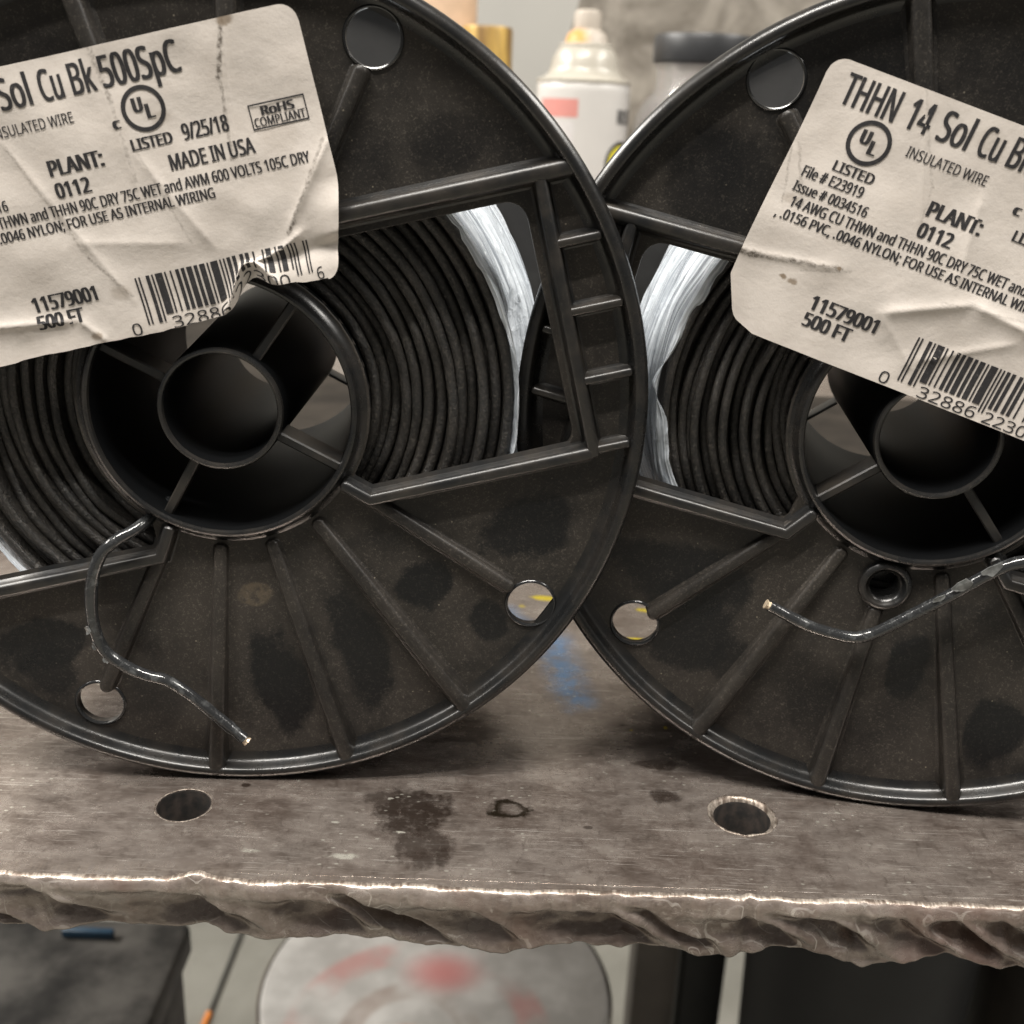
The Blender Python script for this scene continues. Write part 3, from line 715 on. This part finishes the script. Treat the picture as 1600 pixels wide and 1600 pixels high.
def build_label(name, mat, parent, frame, warp, height, bottom):
    """frame maps (s, t) to the spool face; warp crumples the paper in its plane; height lifts it off the face"""
    NS, NT = 220, 110
    V, F, UV = [], [], []
    for i in range(NS + 1):
        u = i / NS; s = LW * (u if .08 < u < .92 else u)
        s = LW * (.5 - .5 * cos(pi * u)) * .35 + LW * u * .65
        t0 = ttop(s); t1 = bottom(s)
        for k in range(NT + 1):
            t = t0 + (t1 - t0) * k / NT
            V.append((s, t, 0.0)); UV.append((s, t))
    for i in range(NS):
        for k in range(NT):
            a = i * (NT + 1) + k; F.append((a, a + 1, a + NT + 2, a + NT + 1))
    nq = len(F)
    for pv, pf in PR:
        if all(t > bottom(s) + .4 for s, t in pv): continue
        o = len(V)
        for q, (s, t) in enumerate(pv): V.append((s, min(t, bottom(s) - .05), .085 + .006 * (q * 3 // len(pv)))); UV.append((s, t))
        for f in pf: F.append(tuple(o + q for q in f))
    out = []
    for s, t, l in V:
        s2, t2 = warp(s, t); x, z = frame(s2, t2)
        out.append((x, -(height(s, t) + l), z))
    me = bpy.data.meshes.new(name)
    me.from_pydata([(x * MM, y * MM, z * MM) for x, y, z in out], [], F)
    me.materials.append(mat); me.materials.append(M_ink)
    uvl = me.uv_layers.new(name="UVMap")
    for i, p in enumerate(me.polygons):
        p.material_index = 0 if i < nq else 1; p.use_smooth = i < nq
        if p.normal.y > 0: p.flip()
    for lp in me.loops: uvl.data[lp.index].uv = UV[lp.vertex_index]
    o = bpy.data.objects.new(name, me); COL.objects.link(o); o.parent = parent; o.location = (0, 0, R * MM)
    return o
def crease(s, t, a, b, amp, w):
    ax, ay = a; bx, by = b; dx, dy = bx - ax, by - ay; L2 = dx * dx + dy * dy
    h = max(0, min(1, ((s - ax) * dx + (t - ay) * dy) / L2))
    d = math.hypot(s - ax - h * dx, t - ay - h * dy)
    e = 1.0 if L2 == 0 else min(1, min(h, 1 - h) * 5 + .35)
    return amp * e * math.exp(-d / w)

# ------------------------------------------------------------------ spool assembly
def make_spool(loc, yaw, spin, label, M_web, seed, ro, hem, boss, dent=None):
    root = empty("wire_spool", loc, -yaw, label, "wire spool", "wire spools standing on the steel table")
    kw = dict(loc=(0, 0, R), rot=(0, -radians(spin), 0))
    fl = link("front_flange", web_boss_me if boss else web_me, M_web, root, **kw)
    for mm in [rim_me]: link("rim", mm, M_rim, fl)
    for i, mm in enumerate(ribs): link("rib", rib_short if boss and i == 4 else mm, M_ribdust, fl)
    for mm in bars: link("ridge", mm, M_rib, fl)
    for mm in rungs: link("rung", mm, M_rib, fl)
    for hx, hy in HOLES: link("hole_lip", lip_me, M_lip, fl, (hx, 0, hy))
    if boss:
        bp = [(5.2, 3.5), (5.0, 2.2), (4.5, 1.7), (4.2, 1.6), (3.85, 1.75), (3.45, 2.4)]
        for i in range(7): bp += [(3.3, 2.7 + i * .8), (2.95, 2.95 + i * .8), (2.95, 3.15 + i * .8), (3.3, 3.4 + i * .8)]
        bp += [(3.2, 9), (0.01, 9)]
        b_ = link("boss", lathe("boss", bp, 56, 'Y'), M_rim, fl, (1.8, 0, -31.2))
    hb = link("hub", hub_me, M_hub, root, **kw)
    for mm in spokes: link("spoke", mm, M_rib, hb)
    link("bore_tube", bore_me, M_hub, root, **kw)
    link("rear_flange", rear_me, M_rear, root, **kw)
    co = link("wire_coil", coil_mesh(seed, ro), M_wire, root, **kw)
    link("plastic_wrap", film_mesh(seed + 4, ro + 1.3, hem, 7.6 if boss else 5.4, dent), M_film, root, **kw)
    return root, co, spin
AL, AR = 13.8, -12.0
def hemL(a):
    d = math.degrees(a) % 360
    r = 55.6
    r += -.9 * S((d - 352) / 10) if d > 300 else -.9 * (1 - S((d - 20) / 40)) if d < 60 else 0
    return r
def dentL(a, y):
    """the film is pressed in where the neighbouring flange leans against it"""
    d = (math.degrees(a) + AL + 180) % 360 - 180
    return 54.9 + 12 * S((abs(d) - 14) / 24) + 9 * S((y - 23) / 8) + 2 * (1 - S((y - 6) / 4))
spL, coL, _ = make_spool((-55.0, 196.9, 0), -.043, AL, "black wire spool whose wire end hangs in an S, label ending 500SpC", M_webL, 11, 54.6, hemL, False, dentL)
def hemR(a):
    d = math.degrees(a) % 360
    return 50.6 + .9 * sin(d * .11) + (2.6 * math.exp(-((d - 186) / 5) ** 2)) + 1.5 * math.exp(-((d - 158) / 9) ** 2) - .6 * math.exp(-((d - 200) / 8) ** 2)
spR, coR, _ = make_spool((78.67, 197.3, 0), .1568, AR, "black plastic wire spool with a round threaded boss under its hub, label beginning THHN 14", M_webR, 27, 51.6, hemR, True)

# labels: frame of each sheet on its spool's face
C0 = complex(-28.01, 65.63); E17 = complex(cos(radians(-17.5)), sin(radians(-17.5)))
S0, S1 = complex(.84378, .51526), complex(2.1577, 11.3268)
def frameR(s, t):
    z = C0 + E17 * complex(s, -t); return z.real, z.imag
def frameL(s, t):
    z = S0 * (C0 + E17 * complex(s, -t)) + S1; return z.real, z.imag
nl = N1(41); nl2 = N1(57)
def warpL(s, t):
    up = 3.1 * S((s - 47.5) / 6.5) * S((t - 36.5) / 9)
    up += 2.2 * math.exp(-((s - 55.0) / 2.6) ** 2) * S((t - 39) / 8)
    return s - 3.2 * S((t - 27) / 18) * max(0, (s - 60) / 14) ** 2, t - up + .5 * S((14 - s) / 14) * S((t - 40) / 8)
def heightL(s, t):
    h = .35 + nl(s * .06, t * .07) * 1.0 + nl(s * .17 + 5, t * .19) * .35
    h += crease(s, t, (61.8, -1), (57.3, 22), .28, .5) + crease(s, t, (38.7, -1), (39.6, 25), .18, .6)
    h += crease(s, t, (75, 21), (63, 36), .55, .9) + crease(s, t, (19, 11), (33, 42), .3, .9)
    h += crease(s, t, (0, 40.5), (22, 43.2), .7, 1.0) + crease(s, t, (22, 43.2), (26, 48), .5, .9)
    h += crease(s, t, (41, 18), (50, 36), .35, 1.4) + crease(s, t, (26, 30), (45, 34), .3, 1.5)
    h += crease(s, t, (47.5, 48), (56, 42), 1.5, 1.3) + crease(s, t, (56, 42), (66, 36), .9, 1.1) + crease(s, t, (55, 42), (60, 48), .9, .9)
    h += 1.6 * S((s - 66) / 8) * S((t - 28) / 6) * (1 - S((t - 37) / 4)) + 1.1 * S((s - 50) / 8) * S((t - 41) / 6)
    return max(.02, h + .25)
def bottomL(s):
    b = LH - .25
    if s > LW - 4.5: b = LH - (4.5 - math.sqrt(max(0, 4.5 ** 2 - (s - LW + 4.5) ** 2)))
    if s < 3: b = LH - (3 - math.sqrt(max(0, 9 - (3 - s) ** 2)))
    b -= .5 * S((s - 40) / 8) * (1 - S((s - 60) / 8)) + .25 * nl(s * .5, 3)
    return b
def warpR(s, t):
    return s - 1.4 * S((t - 3) / 34) * S((30 - s) / 30) + 3.9 * max(0, (t - 39.6) / 8) * max(0, 1 - s / 16), t
def heightR(s, t):
    h = .3 + nl2(s * .06, t * .07) * .9 + nl2(s * .2 + 5, t * .21) * .25
    h += crease(s, t, (-2, 35.5), (17, 32), .35, .6) + crease(s, t, (16.3, -1), (25.5, 20), .2, .6) + crease(s, t, (0, 15), (6, 24), .2, .6)
    h += crease(s, t, (26, 36.5), (40, 29.5), .8, 1.6) + crease(s, t, (40, 29.5), (56, 31), .8, 1.4) + crease(s, t, (26, 36.5), (36, 44), .25, 1.2)
    h += crease(s, t, (33, 12), (36, 28), .4, 1.3) + crease(s, t, (36, 42), (50, 33), .4, 1.0)
    return max(.02, h + .25)
def bottomR(s):
    b = LH
    if s < 5: b = LH - 1.6 * (1 - s / 5) - (1.2 - math.sqrt(max(0, 1.44 - (1.2 - s) ** 2)) if s < 1.2 else 0)
    if s > LW - 3: b = LH - (3 - math.sqrt(max(0, 9 - (s - LW + 3) ** 2)))
    return b
build_label("paper_label", M_paperL, spL, frameL, warpL, heightL, bottomL)
build_label("paper_label", M_paperR, spR, frameR, warpR, heightR, bottomR)

# loose wire ends (face coordinates u, v with depth), sub-parts of the coils
def wire_tail(parent, spin, pts, flakes):
    path = catmull([(u, y, v) for u, v, y in pts], 14)
    nz = N1(len(pts) + 60)
    o = link("wire_end", tube("wire_end", path, lambda t: 1.2 + nz(t * 30) * .10, 16), M_tail, parent, rot=(0, radians(spin), 0))
    vs, fs = [], []
    rr = random.Random(len(pts))
    for (i, sz) in flakes:
        p = path[i]; d = (path[min(i + 1, len(path) - 1)] - path[i - 1]).normalized()
        n = Vector((0, 1, 0)).cross(d).normalized(); k = len(vs); q = 9
        for j in range(q):
            a = 2 * pi * j / q; rad = sz * rr.uniform(.55, 1.1)
            w = p + n * (.9 + rad * sin(a) * .55) + d * rad * cos(a) * 1.2 + Vector((0, -1.0 - rr.uniform(0, .5), 0))
            vs.append(tuple(w)); vs.append(tuple(w + Vector((0, .22, 0))))
        fs += [tuple(k + 2 * j for j in range(q)), tuple(k + 2 * j + 1 for j in range(q))]
        fs += [(k + 2 * j, k + 2 * ((j + 1) % q), k + 2 * ((j + 1) % q) + 1, k + 2 * j + 1) for j in range(q)]
    e = path[-1]; d = (path[-1] - path[-3]).normalized()
    fl = link("jacket_flake", mesh("jacket_flake", vs, fs), M_flake, parent, rot=(0, radians(spin), 0), smooth=False)
    tip = [e - d * .3, e + d * .35, e + d * .9]
    link("copper_tip", tube("copper_tip", [tuple(x) for x in tip], lambda t: .95 + .2 * sin(t * 9), 9), M_copper, parent, rot=(0, radians(spin), 0), smooth=False)
wire_tail(coL, AL, [(-12.5, -21.0, 8.5), (-16.7, -23.9, 1.5), (-20.5, -25.8, -1.5), (-23.6, -29.0, -2.2), (-25.6, -35.3, -2.4), (-26.0, -43.0, -2.2), (-24.6, -49.0, -1.8), (-20.5, -52.8, -1.6), (-16.4, -54.6, -1.8), (-12.9, -55.4, -2.0), (-9.0, -58.2, -1.8), (-4.7, -62.6, -1.3), (-1.2, -66.0, -1.2), (2.0, -69.0, -1.4)], [(72, 1.1), (80, .8), (88, .7)])
wire_tail(coR, AR, [(46, -24, 8), (42, -22, 2), (36, -19.8, -1.8), (26, -19.3, -2.2), (19, -21.0, -2.2), (14.2, -23.2, -2.2), (6.4, -29.8, -1.8), (-2.2, -36.6, -1.6), (-6.2, -39.4, -1.6), (-9.4, -40.8, -1.5), (-13.5, -40.6, -1.5), (-19.4, -39.2, -1.5), (-26.8, -35.9, -1.7)], [(72, 2.2), (80, 2.2), (86, 1.3)])

# ------------------------------------------------------------------ things behind the spools
M_white = plain("white_enamel", (.54, .525, .50), .32, .0, .04, 20)
can = empty("spray_can", (38, 838, 0), 0, "white spray paint can with an orange-stained nozzle, red panel and yellow disc", "spray can")
body = lathe("body", [(0.01, .5), (31, .5), (33, 3), (33, 150), (32.6, 155), (31.8, 156)], 64, 'Z'); link("body", body, M_white, can)
link("dome", lathe("dome", [(32.4, 155.2), (33.2, 156.2), (33.2, 157.6), (31.8, 158.4), (29.5, 159.2), (27.5, 160.5), (25.0, 163), (24, 165.5), (23.6, 167), (22.6, 171.5), (20.6, 176), (18.4, 179), (18.6, 180.4), (17.8, 181.6), (15, 182)], 64, 'Z'), plain("cream_enamel", (.40, .375, .32), .28, 0, .05, 20), can)
M_noz = NB("paint_stained_nozzle"); _v = M_noz.obj()
_m = M_noz.mul(M_noz.blob(_v, (-8 * MM, -9 * MM, 184 * MM), (11 * MM, 12 * MM, 8 * MM), .5), .95)
M_noz = M_noz.set(base=M_noz.mix(_m, (.45, .40, .34), (.58, .27, .04)), rough=.45)
link("nozzle", lathe("nozzle", [(15.4, 181.2), (14.6, 184), (13.2, 188), (10.6, 190), (9.4, 191), (9.3, 200), (8.6, 202.5), (6, 203.6), (.01, 203.6)], 40, 'Z'), M_noz, can)
def cyl_patch(name, a0, a1, z0, z1, r, mat, parent, n=16):
    vs = []; 
    for i in range(n + 1):
        a = radians(a0 + (a1 - a0) * i / n)
        for z in (z0, z1): vs.append((r * sin(a), -r * cos(a), z))
    return link(name, mesh(name, vs, [(2 * i, 2 * i + 2, 2 * i + 3, 2 * i + 1) for i in range(n)]), mat, parent)
cyl_patch("red_panel", -62, -8, 133, 145, 33.12, plain("faded_red_print", (.58, .25, .22), .4, 0, .06, 30), can)
cyl_patch("small_print", -62, -12, 92, 130, 33.12, plain("pale_grey_print", (.56, .54, .53), .5, 0, .08, 500), can)
def wrap(vs, ang, r): return [(r * sin(radians(ang) + x / r), -r * cos(radians(ang) + x / r), z) for x, z in vs]
tv, tf = text_mesh("RUST", 0, 22, 0, 9.5, .02)
link("lettering", mesh("lettering", wrap([(x, 129.5 - t) for x, t in tv], 45, 33.2), tf), plain("black_print", (.03, .03, .03), .5), can, smooth=False)
def disc(r0, r1, n=40, k=5):
    vs, fs = [], []
    for j in range(k + 1):
        r = r0 + (r1 - r0) * j / k
        for i in range(n): vs.append((r * cos(2 * pi * i / n), r * sin(2 * pi * i / n)))
    for j in range(k):
        for i in range(n): fs.append((j * n + i, j * n + (i + 1) % n, (j + 1) * n + (i + 1) % n, (j + 1) * n + i))
    return vs, fs
dv, df = disc(.3, 12.4); link("yellow_disc", mesh("yellow_disc", wrap([(x, 103 + z) for x, z in dv], 56, 33.18), df), plain("yellow_print", (.74, .66, .05), .4, 0, .1, 40), can)
dv, df = disc(12.45, 15.4); link("black_ring", mesh("black_ring", wrap([(x, 103 + z) for x, z in dv], 56, 33.18), df), bpy.data.materials["black_print"], can)

jar = empty("plastic_jar", (122, 846, 0), 0, "clear plastic jar with a wide black screw lid standing behind the spools", "jar")
jm = NB("cloudy_clear_plastic"); jm = jm.set(base=(.86, .84, .84), rough=.10, trans=.8, alpha=.55, spec=.8)
link("body", lathe("body", [(.01, 1), (42, 1), (46, 5), (46, 128), (45, 136), (42, 143), (37, 149), (33.5, 152), (32.6, 156), (32.6, 168), (34.0, 169), (34.0, 171), (32.6, 171.6), (31, 171.6), (31, 155), (40, 142), (43.5, 130), (43.5, 8), (.01, 6)], 64, 'Z'), jm, jar)
link("lid", lathe("lid", [(35.4, 172.2), (35.6, 173), (35.6, 188), (34.4, 190.4), (31, 191), (.01, 191)], 72, 'Z'), plain("black_lid", (.022, .023, .025), .4, 0, .1, 80), jar)
link("contents", lathe("contents", [(.01, 8), (42.4, 8), (42.4, 118), (30, 122), (.01, 124)], 48, 'Z'), plain("greyish_contents", (.27, .235, .235), .6, 0, .3, 60), jar)

gold = empty("capped_can", (-36, 956, 0), 0, "can with a worn gold-brown cap between the white spray can and tan tube", "can")
gm = NB("worn_gold_cap"); gv = gm.obj(); gn = gm.noise(gm.mapping(gv, scale=(120, 120, 12)), 1, 4, .6)
gm = gm.set(base=gm.mix(gm.ramp(gn, .3, .7), (.20, .115, .04), (.58, .38, .10)), rough=.4, metal=.2)
link("body", lathe("body", [(.01, .5), (30, .5), (32, 3), (32, 142), (26, 150), (21, 152)], 48, 'Z'), plain("grey_can", (.35, .33, .3), .4, .4), gold)
link("cap", lathe("cap", [(22, 152), (20.4, 154), (20.2, 195), (19.4, 197.6), (17.5, 198), (17.2, 195), (.01, 194.5)], 48, 'Z'), gm, gold)
tan = tag(link("cardboard_tube", lathe("cardboard_tube", [(.01, .5), (31, .5), (31, 262), (29, 262), (29, 20), (.01, 20)], 56, 'Z'), plain("tan_cardboard", (.62, .44, .30), .6, 0, .08, 60), None, (-77, 985, 0)), "plain tan cardboard tube standing behind the gold-capped can", "tube")
pm = NB("dim_sheet_dark"); pn = pm.noise(pm.obj(), 25, 5, .65)
pm = pm.set(base=pm.mix(pm.ramp(pn, .3, .7), (.013, .011, .009), (.030, .025, .020)), rough=.8, spec=.12)  # added sheet; its dark colour stands in for dimness behind the hubs
me = sheet("dim_sheet", [[(-330, 322), (260, 322), (260, 545), (-118, 545), (-138, 760), (-330, 760)]], -6, -.05, .5)
tag(link("dim_sheet", me, pm, None, rot=(radians(-90), 0, 0), smooth=False), "added dark sheet lying on the table, dimming the view through the spool hubs", "dark sheet")
sm = NB("mottled_sheet_steel"); sv = sm.obj(); s1 = sm.noise(sv, 16, 6, .65, .6)
sm = sm.set(base=sm.mix(sm.ramp(s1, .3, .72), (.11, .095, .075), (.34, .31, .265)), rough=.5, metal=.3)
me = sheet("steel_sheet", [[(-46, 0), (520, 0), (520, 520), (140, 520), (56, 290), (30, 190), (4, 100)]], 0, 3, .2)
tag(link("steel_sheet", me, sm, None, (0, 1100, 0), (radians(-7), 0, 0), smooth=False), "dark mottled steel sheet leaning behind the spray can and jar", "steel sheet")

# ------------------------------------------------------------------ things under the table
wb = NB("white_bucket_plastic"); wv = wb.obj()
def ringm(c, r, w):
    d = wb.vmath('LENGTH', wb.vmath('MULTIPLY', wb.vmath('SUBTRACT', wv, (c[0] * MM, c[1] * MM, 0)), (1, 1, 0)))
    return wb.ramp(wb.math('ABSOLUTE', wb.math('SUBTRACT', d, r * MM)), w * MM * .5, w * MM, 1, 0)
wn = wb.noise(wv, 22, 4, .6)
wcol = wb.mix(wb.ramp(wn, .35, .7), (.40, .385, .365), (.60, .585, .56))
wcol = wb.mix(wb.mul(wb.mul(ringm((-10, -45), 78, 14), wb.ramp(wb.noise(wv, 14, 3), .40, .60)), .6), wcol, (.52, .22, .20))
wcol = wb.mix(wb.mul(wb.mul(ringm((-14, -45), 40, 10), wb.ramp(wb.noise(wv, 17, 3), .38, .62)), .5), wcol, (.25, .16, .12))
wcol = wb.mix(wb.mul(wb.blob(wv, (4 * MM, 14 * MM, 0), (30 * MM, 22 * MM, 1), .7), .8), wcol, (.60, .20, .19))
wcol = wb.mix(wb.mul(wb.blob(wv, (-16 * MM, -42 * MM, 0), (12 * MM, 9 * MM, 1), .5), .7), wcol, (.55, .24, .12))
wmat = wb.set(base=wcol, rough=.38)
bk = empty("lidded_bucket", (-38, 600, -800), 0, "white bucket with red ring print on its lid, on the floor under the table", "bucket")
link("body", lathe("body", [(.01, 0), (96, 0), (100, 4), (113, 350), (117, 352), (117, 357)], 64, 'Z'), plain("grey_white_plastic", (.5, .48, .45), .4, 0, .1, 20), bk)
link("lid", lathe("lid", [(116, 352), (118.5, 354), (119, 364), (117, 367), (112, 367.2), (104, 366), (.01, 366.5)], 72, 'Z'), wmat, bk)
link("rim_band", lathe("rim_band", [(119.8, 350), (121.5, 352), (121.5, 363), (119.8, 365)], 72, 'Z', True), plain("brown_rim", (.10, .08, .065), .6), bk)
tb = empty("tool_chest", (-320, 400, -800), 0, "dark grey scuffed metal chest under the table", "chest")
dk = plain("scuffed_dark_metal", (.062, .058, .053), .65, .1, .85, 28)
link("body", box("body", -170, 146, -100, 96, 0, 478, 6), dk, tb)
link("lid", box("lid", -174, 150, -104, 100, 479, 500, 4), dk, tb)
tag(link("blue_tin", box("blue_tin", -14, 14, -2, 2, 0, 5, .8), plain("blue_tin_paint", (.022, .062, .11), .45), None, (-222, 484, -299.5)), "small blue tin sitting on the dark chest", "tin")
rod = empty("welding_rod", (-303, 972, -797), radians(-3), "thin grey welding rod with an orange tip lying on the floor", "rod")
link("shaft", tube("shaft", [(0, -40, 0), (-4, 140, 0)], 2.2, 10), plain("grey_rod", (.10, .10, .09), .5, .3), rod)
link("tip", tube("tip", [(0, -62, 0), (0, -40, 0)], 3.4, 10), plain("orange_tip", (.75, .25, .05), .5), rod)
tag(link("steel_post", box("steel_post", 113, 147, 700, 735, -800, -60, 2), plain("brown_grey_steel", (.11, .095, .085), .5, .2, .15, 20), None), "brown-grey upright steel post under the table, beside the white bucket", "post", None)
tag(link("black_post", box("black_post", 153, 187, 706, 740, -800, -60, 2), plain("black_steel", (.006, .006, .006), .6), None), "black upright post standing close to the brown-grey post under the table", "post", None)
bn = empty("black_bin", (262, 640, -800), 0, "matte black round bin under the table", "bin")
bmt = plain("matte_black_plastic", (.010, .010, .011), .6, 0, .25, 20)
link("body", lathe("body", [(.01, 0), (64, 0), (66, 3), (84, 560), (82, 560), (64, 10), (.01, 8)], 56, 'Z'), bmt, bn)
link("rim", lathe("rim", [(84.2, 554), (87, 556), (87, 566), (84, 569), (81.8, 567), (81.8, 555)], 56, 'Z', True), bmt, bn)
b2 = empty("brown_bin", (436, 640, -800), 0, "dark brown round bin beside the matte black bin", "bin")
bm2 = plain("dark_brown_plastic", (.022, .017, .013), .6, 0, .3, 20)
link("body", lathe("body", [(.01, 0), (74, 0), (76, 3), (94, 545), (92, 545), (74, 10), (.01, 8)], 56, 'Z'), bm2, b2)
link("rim", lathe("rim", [(94.2, 539), (97, 541), (97, 551), (94, 554), (91.8, 552), (91.8, 540)], 56, 'Z', True), bm2, b2)
